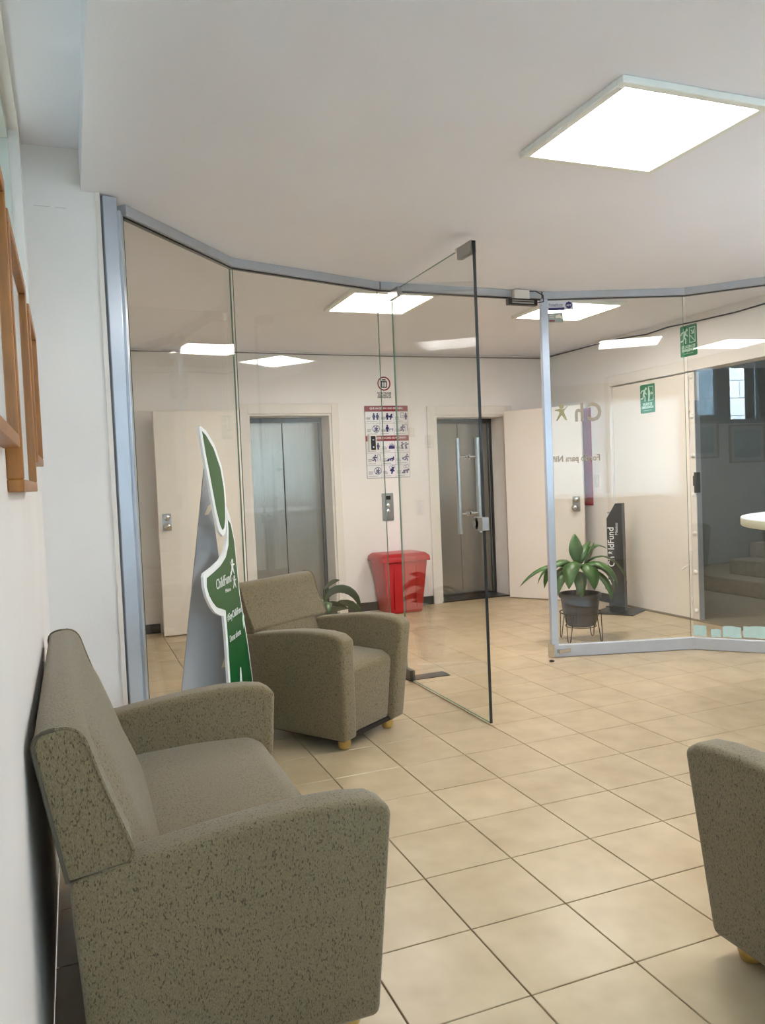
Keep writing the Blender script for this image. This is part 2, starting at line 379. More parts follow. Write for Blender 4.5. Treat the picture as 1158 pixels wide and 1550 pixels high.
def sash(a, b, st0, st1, rb, mat, glass):
    mb = MB()
    for q in [(a, b, 0, rb), (a, b, .87-.05, .87), (a, a+st0, rb, .82), (b-st1, b, rb, .82)]: mb.box(-.03, .05, q[0], q[1], q[2], q[3])
    sh = mb.build('sash', mat, t); MB().box(-.004, .004, a+st0, b-st1, rb, .82).build('pane', glass, sh)
sash(.16, .46, .12, .10, .05, 'darkframe', 'tinted'); sash(.46, .88, .0, .11, .04, 'darkframe', 'winglass'); sash(.88, 1.40, .10, .09, .11, 'darkframe', 'tinted')
for a in (1.52, 2.20, 2.88): sash(a, a+.67, .04, .04, .05, 'whiteframe', 'dimglass')
MB().box(.04, .10, .16, 1.40, -.02, .0).build('sill', 'darkframe', t)
MB().box(.04, .092, 1.52, 3.55, -.02, .0).build('sill', 'whiteframe', t)
# neighbouring stone wall outside the strip window
ow = MB().box(-2.38, -2.20, -3.0, 6.0, 0, 4.6).build('wall_outside', 'mortar'); tag(ow, 'pale stone block wall outside the strip window', 'wall', kind='structure')
bms = MB().box(0, .06, .006, .454, .006, .294).mesh('stone', bevel=.008, seg=1)
for r in range(9):
    for k in range(13):
        o = D.objects.new('stone_block', bms); C.objects.link(o); o.parent = ow
        o.location = (-2.21+random.uniform(-.008, .004), -2.4+k*.46+(.23 if r % 2 else 0), 1.9+r*.30)

# stairwell behind the exit door
mb = MB()
mb.box(XR+.15, 9.2, 3.5, 3.6, 0, 3.2).box(XR+.15, 9.2, 7.6, 7.7, 0, 3.2).box(9.1, 9.2, 3.6, 7.6, 0, 3.2).box(XR+.15, 9.2, 3.6, 7.6, 3.1, 3.2).box(XR+.15, XR+.2, 6.66, 7.6, 0, 3.1)
tag(mb.build('wall_stairwell', 'stairwall'), 'dim grey stairwell walls beyond the exit doorway', 'wall', kind='structure')
mb = MB().box(XR, 9.2, 3.5, 7.7, -.12, -.002); tag(mb.build('floor_stairwell', 'concrete'), 'brown stone landing floor of the dim stairwell', 'floor', kind='structure')
st = thing('staircase', 'dim stone steps rising inside the stairwell', 'stairs', (6.45, 5.6, 0), kind='structure')
for k in range(6):
    MB().box(k*.30, 2.6, -2.0 + (0 if k else 0), 1.95 if k == 0 else 1.2, k*.165, k*.165+.163).build('step', 'concrete', st, bevel=.008, seg=1)
MB().box(XR-.02, XR+.20, 3.95, 6.70, -.001, .012).build('threshold', 'concrete', fl)

# baseboards
for k, (a, b) in enumerate([(XL, .72), (2.61, 3.585)]):
    o = MB().box(a, b, YF-.012, YF, 0, .09).build('baseboard_far' , 'darkbase'); tag(o, 'dark skirting strip along lobby wall ' + ('behind the plain door leaf' if k == 0 else 'behind the red bin'), 'baseboard', kind='structure')
o = MB().box(XR-.012, XR, 6.74, YF, 0, .09).build('baseboard_right', 'darkbase'); tag(o, 'dark skirting strip behind the sanitiser stand', 'baseboard', kind='structure')

# ------------------------------------------------------------------ lifts
def lift(n, E, label):
    a, b, _, h = E
    t = thing('door_%d' % n, label, 'elevator', ((a+b)/2, YF, 0), kind='structure'); w = (b-a)/2
    mb = MB().box(-w-.10, -w, -.02, 0, 0, h+.10).box(w, w+.085, -.02, 0, 0, h+.10).box(-w, w, -.02, 0, h, h+.10); mb.build('architrave', 'trim', t, bevel=.004, seg=1)
    MB().box(-w, -w+.02, 0, .30, 0, h).box(w-.02, w, 0, .30, 0, h).box(-w+.02, w-.02, 0, .30, h-.02, h).build('jamb_lining', 'trim', t)
    MB().box(w-.04, w-.02, .27, .30, 0, h-.02).box(-w+.02, -w+.04, .27, .30, 0, h-.02).box(-w+.04, w-.04, .27, .30, h-.07, h-.02).build('steel_return', 'darksteel', t)
    m = -.01
    MB().box(-w+.02, m-.003, .31, .34, .012, h-.03).build('door_panel', 'steel', t, bevel=.003, seg=1)
    MB().box(m+.003, w-.02, .31, .34, .012, h-.03).build('door_panel', 'steel', t, bevel=.003, seg=1)
    MB().box(-w, w, -.0, .36, -.001, .012).build('sill', 'darksteel', t)
    MB().box(-w-.1, w+.1, .42, .46, 0, h+.1).build('shaft_back', 'black', t)
lift(1, E1, 'steel lift doors beside the evacuation board, nearer the plain open door leaf')
lift(2, E2, 'steel lift doors behind the open glass door')

# ------------------------------------------------------------------ plain doors
def lockset(parent, x, y, z, s=1):
    p = MB().plate(rrect(x-.04, x+.04, z-.08, z+.08, .008), y-.006, y).build('lock_plate', 'satin', parent)
    MB().lathe([(.026, 0), (.026, -.012), (.016, -.018)], 20, (x, y-.006, z+.042), 'y').build('lock_cylinder', 'chrome', p, smooth=True)
    MB().lathe([(.022, 0), (.014, -.02), (.014, -.03), (.030, -.045), (.032, -.062), (.020, -.074)], 20, (x, y-.006, z-.038), 'y').build('door_knob', 'chrome', p, smooth=True)
    MB().box(x-.048*s-.004, x-.048*s+.004, y+.004, y+.03, z-.075, z-.01).build('latch_plate', 'chrome', p)
t = thing('door_3', 'plain white door leaf standing open flat against lobby wall', 'door', (.728, 7.54, 0), kind='structure')
MB().box(0, .80, 0, .042, .008, 2.085).build('door_leaf', 'doorwhite', t, bevel=.003, seg=1); lockset(t, .075, 0, 1.06)
a = Vector((4.462, 7.668)); b = Vector((4.962, 6.955)); L_ = (b-a).length
t = thing('door_4', 'plain white door leaf swung open beside the second lift', 'door', (a.x, a.y, 0), math.atan2(b.y-a.y, b.x-a.x), kind='structure')
MB().box(0, L_, 0, .042, .008, 2.06).build('door_leaf', 'doorwhite', t, bevel=.003, seg=1); lockset(t, L_-.075, 0, 1.03, -1)
# emergency exit door in the right wall (local x runs towards the viewer)
t = thing('door_5', 'white emergency exit door with riveted meeting stile', 'door', (XR, 6.66, 0), -math.pi/2, kind='structure')
MB().box(-.08, 0, -.018, 0, 0, 2.31).box(0, 2.71, -.018, 0, 2.21, 2.31).box(2.71, 2.79, -.018, 0, 0, 2.31).build('door_frame', 'trim', t, bevel=.003, seg=1)
MB().box(.01, 1.06, .012, .055, .012, 2.20).build('door_leaf', 'doorwhite', t, bevel=.003, seg=1)
ms = MB().box(1.062, 1.15, .0, .058, .012, 2.20).build('meeting_stile', 'trim', t, bevel=.003, seg=1)
MB().box(1.15, 1.158, -.004, .05, .012, 1.95).build('edge_strip', 'alu', ms)
for k in range(7):
    MB().lathe([(.023, 0), (.021, -.012), (.011, -.020)], 14, (1.118, 0, .09+k*.345), 'y').build('rivet', 'trim', ms, smooth=True)
mb = MB().tube([(1.085, -.01, 2.17), (1.085, -.01, 1.62)], .005, 6).box(1.077, 1.093, -.014, 0, 2.10, 2.15).box(1.077, 1.093, -.014, 0, 1.92, 1.95).lathe([(.012, 0), (.012, -.02)], 10, (1.085, 0, 1.86), 'y')
mb.build('bolt_rod', 'trim', ms)
mb = MB().tube([(1.085, -.012, 1.85), (1.098, -.015, 1.76), (1.09, -.015, 1.68), (1.075, -.015, 1.74), (1.085, -.012, 1.85)], .003, 5); mb.build('pull_chain', 'trim', ms)
mb = MB().tube([(1.065, -.01, .06), (1.065, -.01, .60)], .006, 6).box(1.052, 1.078, -.018, 0, .56, .62).box(1.052, 1.078, -.018, 0, .18, .21).tube([(1.06, -.012, .50), (1.0, -.05, .45)], .010, 8); mb.build('floor_bolt', 'trim', ms)
MB().box(1.135, 1.165, -.012, .03, 1.14, 1.32).box(1.120, 1.14, -.010, .0, 1.20, 1.29).build('lock_case', 'black', ms)

# ------------------------------------------------------------------ glass partition
gw = thing('wall_glass', 'curved aluminium framed glass partition between waiting room and lobby', 'glass partition', (2.6, 4.9, 0), kind='structure')
OX, OY = 2.6, 4.9
def seg_box(a, b, h0, h1, dep, name, mat, parent, ext=(0, 0), bevel=.003):
    """box along plan segment a-b, given depth, standing between heights"""
    A = Vector(a); B = Vector(b); d = (B-A).normalized(); n = Vector((-d.y, d.x)); A = A-d*ext[0]; B = B+d*ext[1]
    c4 = [A-n*dep/2, B-n*dep/2, B+n*dep/2, A+n*dep/2]
    vs = [(p.x-OX, p.y-OY, h) for h in (h0, h1) for p in c4]
    return MB().add(vs, [(0,3,2,1),(4,5,6,7),(0,1,5,4),(1,2,6,5),(2,3,7,6),(3,0,4,7)]).build(name, mat, parent, bevel=bevel, seg=1)
PL = [P0, P1, P2, P3, P4, P5, P7]
for a, b in [(P1, P2), (P2, P3), (P3, P4), (P4, P5), (P5, P7)]:
    h = seg_box(a, b, HC-.05, HC, .062, 'header_rail', 'alu', gw)
    seg_box(a, b, HC-.058, HC-.05, .022, 'glazing_bead', 'darksteel', h, bevel=0)
for a, b in [(P1, P2), (P2, P3), (P4, P5), (P5, P7)]:
    r = seg_box(a, b, 0.002, .088, .055, 'bottom_rail', 'alu', gw)
    seg_box(a, b, .078, .092, .030, 'rail_cap', 'white', r, bevel=0)
    A = Vector(a); B = Vector(b); d = (B-A).normalized(); n = Vector((-d.y, d.x))*.005
    A2, B2 = A+d*.012, B-d*.012; mb = MB()
    c4 = [A2-n, B2-n, B2+n, A2+n]; vs = [(p.x-OX, p.y-OY, h) for h in (.092, HC-.05) for p in c4]
    mb.add(vs, [(0,1,5,4),(2,3,7,6)]); mb.cur = 1; mb.add(vs, [(1,2,6,5),(3,0,4,7),(0,3,2,1),(4,5,6,7)])
    mb.build('glass_pane', ['glass', 'glassedge'], gw)
# wall post of two flats, jamb post by the door, rail end cap and joint
seg_box((.192, 3.770), (.252, 3.792), .002, HC-.005, .035, 'post', 'alupaint', gw)
seg_box((.256, 3.805), (.271, 3.885), .002, HC-.05, .036, 'post', 'alupaint', gw)
seg_box((3.262, 5.03), (3.315, 5.018), .002, HC-.05, .045, 'post', 'alupaint', gw)
MB().box(3.252-OX, 3.268-OX, 4.995-OY, 5.06-OY, .0, .10).box(3.29-OX, 3.39-OX, 4.965-OY, 5.00-OY, .035, .062).build('end_cap', 'chrome', gw, bevel=.002, seg=1)
for x, y in ((3.262, 4.998), (P3[0], P3[1]-.033)): MB().box(x-.004-OX, x+.004-OX, y-.002-OY, y+.03-OY, HC-.052, HC-.002).build('rail_joint', 'darksteel', gw)
MB().box(P5[0]-.006-OX, P5[0]+.006-OX, P5[1]-.035-OY, P5[1]-.02-OY, .002, .06).build('rail_joint', 'darksteel', gw)
# taped paper scraps at the base of the end pane
ang57 = math.atan2(P7[1]-P5[1], P7[0]-P5[0])
d57 = Vector((math.cos(ang57), math.sin(ang57)))
for k, (s0, s1, z0, z1) in enumerate([(.012, .10, .102, .185), (.132, .20, .100, .158), (.212, .335, .104, .182), (.352, .50, .106, .190)]):
    c_ = Vector(P5)+d57*(s0+s1)/2; hw = (s1-s0)/2
    t_ = MB(); pts = []
    for i in range(16):
        u = i/16*4; sd = int(u); fr = u-sd; j = random.uniform(-.004, .004)
        pts.append([(-hw+2*hw*fr, z0+j), (hw+j, z0+(z1-z0)*fr), (hw-2*hw*fr, z1+j), (-hw+j, z1-(z1-z0)*fr)][sd])
    t_.plate(pts, -.0075, -.0058)
    o = t_.build('paper_scrap', 'tape'); o.location = (c_.x, c_.y, 0); o.rotation_euler = (0, 0, ang57)
    tag(o, ['narrow pale green paper scrap taped by the glass joint', 'small rounded grey paper scrap taped low on the glass', 'wide torn green paper scrap taped low on the glass', 'wide pale blue paper scrap taped low on the glass'][k], 'paper', 'paper scraps taped on the glass')

# glass door standing open
t = thing('door_6', 'frameless glass door standing open with long steel pull handle', 'glass door', (2.08, 5.0, 0), -math.pi/2, kind='structure')
DW = 1.172
mb = MB(); mb.add([(0,-.006,.012),(DW,-.006,.012),(DW,-.006,2.632),(0,-.006,2.632),(0,.006,.012),(DW,.006,.012),(DW,.006,2.632),(0,.006,2.632)], [(0,1,2,3),(4,7,6,5)])
mb.cur = 1; mb.add([(0,-.006,.012),(0,-.006,2.632),(0,.006,2.632),(0,.006,.012)], [(0,1,2,3)])
mb.add([(0,-.006,2.632),(DW,-.006,2.632),(DW,.006,2.632),(0,.006,2.632)], [(0,1,2,3)]); mb.add([(0,-.006,.012),(DW,-.006,.012),(DW,.006,.012),(0,.006,.012)], [(0,1,2,3)])
mb.build('glass_leaf', ['glass', 'glassedge'], t)
MB().box(DW, DW+.005, -.008, .008, .012, 2.635).build('edge_seal', 'darkedge', t)
MB().box(DW-.165, DW-.004, -.018, .018, 2.575, 2.640).build('top_patch', 'satin', t, bevel=.003, seg=1)
MB().box(DW-.20, DW-.16, -.012, .020, 2.620, 2.648).build('patch_catch', 'trim', t, bevel=.004, seg=1)
MB().box(-.02, .14, -.018, .018, 2.575, 2.64).build('pivot_patch', 'satin', t, bevel=.003, seg=1)
MB().box(-.02, .10, -.018, .018, .006, .075).build('floor_patch', 'darksteel', t, bevel=.003, seg=1)
hx = DW-.16
for s in (-1, 1):
    bar = MB().tube([(hx, s*.062, 1.052), (hx, s*.062, 1.59)], .0135, 16).build('pull_handle', 'satin', t, smooth=True)
    for z in (1.165, 1.482):
        MB().tube([(hx, s*.006, z), (hx, s*.05, z)], .007, 10).tube([(hx, s*.006, z), (hx, s*.014, z)], .013, 12).build('standoff', 'chrome', bar, smooth=True)
lk = MB().lathe([(.037, -.022), (.037, .022)], 24, (DW-.055, 0, 1.112), 'y').box(DW-.055, DW+.022, -.022, .022, 1.075, 1.149).build('door_lock', 'satin', t, bevel=.003, seg=1)
MB().lathe([(.016, -.026), (.016, -.022)], 16, (DW-.06, 0, 1.112), 'y').build('key_cylinder', 'chrome', lk)
o = MB().box(-.02, .29, -.06, .06, .001, .006).build('floor_spring_cover', 'darksteel', bevel=.001, seg=1); o.location = (2.08, 4.985, 0); o.rotation_euler = (0, 0, 0)
tag(o, 'brushed metal floor spring cover plate under the glass door pivot', 'floor plate')

# magnetic lock on the header
t = thing('magnetic_lock', 'black magnetic door lock hanging from the partition header', 'lock', (3.075, 4.965, HC-.115))
MB().box(-.125, .115, -.02, .02, 0, .045).build('lock_body', 'black', t, bevel=.003, seg=1)
MB().box(-.095, .085, -.022, -.018, .010, .020).build('contact_plate', 'satin', t)
MB().box(-.095, .085, -.022, -.018, .027, .034).build('contact_plate', 'satin', t)
MB().box(-.07, .055, -.016, .03, .045, .110).build('mounting_bracket', 'trim', t, bevel=.004, seg=1)
MB().tube([(.05, -.012, .10), (.10, -.022, .10), (.16, -.022, .075), (.165, -.02, .03), (.115, -.01, .02)], .004, 6).build('lock_cable', 'cable', t)

# stickers and vinyl lettering on the pane beside the post (local frame of the pane)
ang45 = math.atan2(P5[1]-P4[1], P5[0]-P4[0]); d45 = Vector((math.cos(ang45), math.sin(ang45)))
def on_pane(s, z): p = Vector(P4)+d45*s; return (p.x, p.y, z)
t = thing('alarm_sticker', 'silver and blue alarm company sticker on glass under the header', 'sticker', on_pane(.14, 2.593), ang45)
MB().box(-.095, .095, -.0075, -.0058, -.036, .036).build('backing', 'stickergrey', t)
text_obj('lettering', 'Protegido por', .024, 'navy', t, -.034, -.008, -.002, sx=.78)
MB().box(-.085, .018, -.0081, -.0075, -.008, -.006).build('rule', 'navy', t)
MB().box(-.09, .028, -.0081, -.0075, -.034, -.016).build('blue_band', 'navy', t)
mb = MB(); dot(mb, .062, .0, .026, -.0083, -.0075, 8); e_ = mb.build('emblem', 'navy', t); text_obj('lettering', 'ADT', .020, 'white', e_, .062, -.0088, -.007, sx=.9)
t = thing('camera_sticker', 'small grey-green video camera sticker below the alarm sticker', 'sticker', on_pane(.102, 2.505), ang45)
MB().box(-.055, .055, -.0075, -.0058, -.034, .034).build('backing', 'stickergreen', t)
MB().plate([(-.002, .012), (.03, .024), (.048, .004), (.044, -.012), (.03, -.002), (.0, -.004)], -.0083, -.0075).build('camera_icon', 'cream', t)
text_obj('lettering', 'ÁREA', .016, 'cream', t, -.03, -.008, .012); text_obj('lettering', 'VIDEO', .013, 'cream', t, -.03, -.008, -.004)
MB().box(-.05, -.008, -.0083, -.0075, -.028, -.018).build('red_rule', 'maroon', t)
t = thing('vinyl_lettering', 'reversed pale vinyl logo lettering on the glass beside the post', 'lettering', on_pane(.20, 1.47), ang45)
text_obj('letter', 'C', .185, 'taupe', t, .170, -.0062, .275, mirror=True, sx=.85, bold=.005)
text_obj('letter', 'h', .185, 'taupe', t, .055, -.0062, .275, mirror=True, sx=.8, bold=.005)
mb = MB(); star_person(mb, -.075, .335, .085, -.0068, -.0056, -1); mb.build('emblem', 'olive', t)
text_obj('small_lettering', 'Fondo para Niñ', .062, 'taupe', t, .205, -.0062, -.02, align='LEFT', mirror=True, sx=.92, bold=.0015)
o = thing('card_reader', 'small black card reader stuck on the glass pane', 'card reader', (1.868, 4.95, 1.618), math.atan2(P3[1]-P2[1], P3[0]-P2[0]))
MB().box(-.032, .032, -.022, .0, -.055, .055).build('housing', 'plate', o, bevel=.004); MB().box(-.018, .020, -.025, -.022, -.045, .046).build('reader_face', 'black', o)
MB().box(-.006, .006, -.0262, -.025, -.032, -.022).build('indicator', 'cylight', o); MB().box(-.006, .006, -.0262, -.025, .018, .024).build('indicator', 'cylight', o)

# ------------------------------------------------------------------ ceiling lights
def panel(x, y, mat, label, fz=.026):
    t = thing('ceiling_light', label, 'ceiling light', (x, y, HC), group='square ceiling lights'); s = .33; i = .296
    MB().box(-s, s, -s, -i, -fz, 0).box(-s, s, i, s, -fz, 0).box(-s, -i, -i, i, -fz, 0).box(i, s, -i, i, -fz, 0).build('light_frame', 'lightframe', t, bevel=.003, seg=1)
    MB().box(-i, i, -i, i, -.016, -.001).build('diffuser', mat, t)
panel(2.11, 2.53, 'lampA', 'square ceiling light above the waiting area between loveseat and glass door')
panel(4.05, 2.40, 'lampB', 'square ceiling light above the round white table')
panel(2.19, 5.50, 'lampL', 'square lobby ceiling light in front of the evacuation board')
panel(3.82, 5.49, 'lampL', 'square lobby ceiling light above the potted dracaena')

# ------------------------------------------------------------------ upholstered seats
def tub_seat(name, label, cat, W_, loc, rz, flare=.05, back_h=.895, group=None, cush=.028):
    t = thing(name, label, cat, loc, rz, group); DP = .735; hw = W_/2; ta = .105
    Y = lambda p: DP/2-p
    fx = lambda z: flare*max(0, min(1.1, (z-.06)/.55))
    prof = [(.03,.06),(-.0,.56),(.10,.578),(.20,.592),(.31,.606),(.42,.618),(.53,.624),(.62,.622),(.69,.612),(.735,.585),(.692,.06)]
    for s in (-1, 1):
        o_ = lambda p, z: (s*(hw-flare+fx(z)), Y(p), z); i_ = lambda p, z: (s*(hw-flare+fx(z)-ta), Y(p), z)
        MB().prism(prof, o_, i_).build('arm', 'fabric', t, bevel=.022, seg=4, smooth=True, ang=25)
    iw = lambda z: hw-flare+fx(z)-ta+.002
    seat = [(.10,.10),(.10,.425),(.25,.438),(.45,.444),(.62,.436),(.675,.405),(.655,.07),(.12,.07)]
    MB().prism(seat, lambda p, z: (-iw(z), Y(p), z), lambda p, z: (iw(z), Y(p), z)).build('seat', 'fabric', t, bevel=.028, seg=4, smooth=True, ang=25)
    # upper back resting on the arms, with welted side panels
    k = back_h-.905
    ub = round_poly([(0,.562),(-.058,.893+k),(.040,.905+k),(.080,.77+k),(.138,.60),(.125,.578)], {1: .04, 2: .05, 3: .05, 4: .02})
    bw = hw-.012
    b_ = MB().prism(ub, lambda p, z: (-bw, Y(p), z), lambda p, z: (bw, Y(p), z)).build('backrest', 'fabric', t, bevel=.009, seg=3, smooth=True, ang=50)
    for s in (-1, 1):
        MB().tube([(s*(bw-.001), Y(p), z) for p, z in ub[0:8]], .0045, 6).build('piping', 'piping', b_)
        MB().tube([(s*(bw-.001), Y(p), z) for p, z in ub[7:]], .004, 6).build('piping', 'fabric', b_)
    cw = hw-ta-.004; n = 14
    # softly bulging back cushion between the arms
    q_ = cush
    cp = [(.02,.30),(.02,.55),(-.02,.80+k),(.0,.888+k),(.03,.890+k),(.052+q_*.6,.848+k),(.078+q_,.77+k),(.112+q_,.67),(.142+q_,.58),(.175+q_,.50),(.20+q_,.43),(.20+q_,.30)]
    vs = []; fs = []; m = len(cp)
    for i in range(n+1):
        u = -1+2*i/n; e = math.sqrt(max(0, 1-abs(u)**6))
        for (p, z) in cp: vs.append((u*cw, Y(p if p < .04 else p-(1-e)*(q_+.012)), z-(1-e)*.02*(1 if z > .8 else 0)))
    for i in range(n):
        fs += [(i*m+j, i*m+(j+1) % m, (i+1)*m+(j+1) % m, (i+1)*m+j) for j in range(m)]
    fs += [tuple(range(m)), tuple(range(n*m+m-1, n*m-1, -1))]
    MB().add(vs, fs).build('back_cushion', 'fabric', t, smooth=True)
    MB().box(-hw+flare+.02, hw-flare-.02, Y(.06), Y(.03), .07, .56).build('rear_panel', 'fabric', t)
    MB().box(-hw+flare+.03, hw-flare-.03, Y(.66), Y(.05), .052, .075).build('base_board', 'black', t)
    for sx in (-1, 1):
        for p in (.10, .625):
            MB().lathe([(.018, 0), (.028, .006), (.034, .025), (.033, .045), (.026, .056)], 16, (sx*(hw-flare-.075), Y(p), 0)).build('foot', 'footwood', t, smooth=True)
    return t
tub_seat('loveseat', 'sage grey flecked fabric loveseat against the picture wall', 'sofa', 1.30, (.3155, 2.41, 0), math.pi/2, flare=.03)
tub_seat('armchair', 'sage grey tub armchair beside the green cutout standee', 'armchair', .64, (1.255, 4.174, 0), math.radians(34), back_h=.848, cush=-.004, group='sage tub armchairs')
tub_seat('armchair', 'sage grey tub armchair with its back to the viewpoint, near the round white table', 'armchair', .64, (1.885, 1.40, 0), math.pi, back_h=.848, cush=-.004, group='sage tub armchairs')

# ------------------------------------------------------------------ pictures on the side wall
def picture(y0, y1, z0, z1, label, seed):
    t = thing('picture_frame', label, 'picture', (XL, (y0+y1)/2, z0), math.pi/2, 'wood framed pictures'); w = (y1-y0)/2; h = z1-z0; fwid = .026
    MB().box(-w, w, -.032, 0, 0, fwid).box(-w, w, -.032, 0, h-fwid, h).box(-w, -w+fwid, -.032, 0, fwid, h-fwid).box(w-fwid, w, -.032, 0, fwid, h-fwid).build('frame', 'wood', t, bevel=.002, seg=1)
    MB().box(-w+fwid, w-fwid, -.014, -.002, fwid, h-fwid).build('mat_board', 'mat', t)
    mw = .075; pr = MB().box(-w+mw, w-mw, -.0155, -.014, mw, h-mw).build('print', 'board', t)
    rnd = random.Random(seed); mb = MB()
    mb.plate([(-w+mw, mw)] + [(-w+mw+(2*w-2*mw)*i/8, mw+h*.16+rnd.uniform(0, h*.10)) for i in range(9)] + [(w-mw, mw)], -.0165, -.0155)
    mb.plate([(-.04, mw+h*.22), (.0, mw+h*.5), (.05, mw+h*.24)], -.0170, -.0155); mb.build('print_shapes', 'inkgrey', pr)
    MB().box(-w+fwid, w-fwid, -.022, -.019, fwid, h-fwid).build('picture_glass', 'winglass', t)
picture(2.62, 3.12, 1.475, 1.95, 'oak framed picture nearest the white pier', 3)
picture(1.77, 2.43, 1.385, 1.955, 'large low-hung oak framed picture above the middle of the loveseat', 4)
picture(1.02, 1.70, 1.47, 1.98, 'oak framed picture beside the large low-hung one, before the loveseat arm', 5)
picture(.25, .84, 1.39, 1.93, 'oak framed picture hung low near the rear wall', 6)

# ------------------------------------------------------------------ cutout standee
dirx, diry = .5, .866
t = thing('cutout_standee', 'green human-shaped cardboard standee with white border and grey easel wing', 'standee', (.66, 3.80, 0), math.atan2(diry, dirx))
leaf_o = [(-.233,1.644),(-.197,1.535),(-.151,1.412),(-.096,1.261),(-.05,1.165),(.0,1.138),(.035,1.150),(.06,1.20),(.068,1.30),(.063,1.377),(.03,1.476),(-.05,1.571),(-.152,1.633),(-.211,1.650)]
leaf_i = [(-.200,1.628),(-.168,1.53),(-.122,1.412),(-.070,1.27),(-.028,1.192),(.0,1.168),(.022,1.178),(.040,1.22),(.046,1.30),(.040,1.372),(.008,1.462),(-.068,1.553),(-.155,1.610)]
body_o = [(.068,1.28),(.066,1.187),(.050,1.11),(.009,1.060),(-.06,1.03),(-.15,1.010),(-.262,.992),(-.273,.978),(-.268,.93),(-.247,.885),(-.20,.833),(-.15,.797),(-.09,.775),(-.043,.762),(-.030,.665),(-.022,.445),(-.02,.0),(.10,.0),(.155,.43),(.20,.0),(.405,.0),(.336,.366),(.293,.546),(.248,.696),(.202,.834),(.183,.966),(.165,1.104),(.119,1.217)]
body_i = [(.080,1.21),(.083,1.16),(.072,1.09),(.025,1.035),(-.05,1.003),(-.14,.984),(-.232,.968),(-.238,.930),(-.215,.888),(-.175,.850),(-.13,.820),(-.07,.802),(-.012,.785),(-.004,.665),(.004,.445),(.006,.02),(.085,.02),(.145,.47),(.165,.47),(.215,.02),(.385,.02),(.322,.366),(.280,.546),(.234,.696),(.188,.834),(.170,.966),(.152,1.10),(.112,1.19)]
MB().plate(leaf_o, 0, .012).build('head_board', 'foam', t); MB().plate(leaf_i, -.0012, .0).build('head_print', 'sgreen' if 'sgreen' in M else 'green', t)
bb = MB().plate(body_o, 0, .012).build('body_board', 'foam', t)
def mat_print():
    m, N, L = newmat('standee_green_print'); b = N['Principled BSDF']; b.inputs['Roughness'].default_value = .38
    g_ = N.new('ShaderNodeNewGeometry'); s_ = N.new('ShaderNodeSeparateXYZ'); L.new(g_.outputs['Position'], s_.inputs[0])
    r = N.new('ShaderNodeValToRGB'); r.color_ramp.elements[0].position = .5; r.color_ramp.elements[1].position = .95
    r.color_ramp.elements[0].color = (*lin((8, 88, 40)), 1); r.color_ramp.elements[1].color = (*lin((66, 102, 62)), 1)
    L.new(s_.outputs[2], r.inputs[0]); L.new(r.outputs[0], b.inputs['Base Color']); return m
M['sprint'] = mat_print()
for o in list(t.children):
    if o.name.startswith('head_print'): o.data.materials[0] = M['sprint']
bp_ = MB().plate(body_i, -.0012, 0).build('body_print', 'sprint', bb)
text_obj('lettering', 'ChildFund', .070, 'white', bb, -.022, -.002, .905, sx=.72, tilt=.06)
text_obj('lettering', 'México', .026, 'white', bb, .03, -.002, .868)
mb = MB(); star_person(mb, .105, .975, .055, -.0022, -.0012); star_person(mb, .125, .90, .045, -.0022, -.0012); mb.build('emblem', 'white', bb)
text_obj('lettering', '#SoyChildFund', .050, 'white', bb, .105, -.002, .735, sx=.68, tilt=.05)
text_obj('lettering', 'Dona ahora', .046, 'white', bb, .10, -.002, .628, sx=.74, tilt=.05)
MB().plate([(.215,.70),(.228,.735),(.245,.71),(.236,.66),(.224,.65)], -.0022, -.0012).build('leaf_emblem', 'mint', bb)
# easel wing of grey card, with two tape tabs
wa = math.atan2(3.953-3.857, .683-.442)
wg = D.objects.new('easel_wing', MB().plate([(-.062, 0), (.30, 0), (.272, .60), (.195, 1.466), (.178, 1.466), (.0, .43)], 0, .008).mesh('greyboard'))
C.objects.link(wg); wg.parent = t
wl = Matrix.Rotation(-math.atan2(diry, dirx), 4, 'Z') @ Matrix.Translation((.442-.66, 3.857-3.80, 0)) @ Matrix.Rotation(wa, 4, 'Z')
wg.matrix_local = wl
for x, z in ((.165, 1.24), (.215, .48)):
    MB().plate([(x, z), (x+.02, z+.04), (x+.05, z+.062), (x+.075, z+.06), (x+.045, z+.035), (x+.02, z)], -.004, -.0005).build('tape_tab', 'cream', wg)

# ------------------------------------------------------------------ plants
def leaf(mb, base, az, length, width, rise, droop, twist=0):
    """arching pointed leaf with a folded midrib"""
    n = 9; dx, dy = math.cos(az), math.sin(az); L3 = []; pos = Vector(base); a = rise
    for i in range(n+1):
        s = i/n; w = width*.5*math.sin(math.pi*min(1, s*.92+.08))**.75*(1-.15*s) if s < 1 else .0008
        dirv = Vector((dx*math.cos(a), dy*math.cos(a), math.sin(a))); side = Vector((-dy, dx, 0)); nrm = side.cross(dirv)
        side = side*math.cos(twist)+nrm*math.sin(twist)
        L3.append((pos-side*w+nrm*w*.25, pos.copy()-nrm*w*.12, pos+side*w+nrm*w*.25)); pos += dirv*length/n; a -= droop/n*(1.35-.7*s)
    vs = [p for r in L3 for p in r]; fs = []
    for i in range(n):
        b = i*3; fs += [(b, b+1, b+4, b+3), (b+1, b+2, b+5, b+4)]
    mb.add(vs, fs)
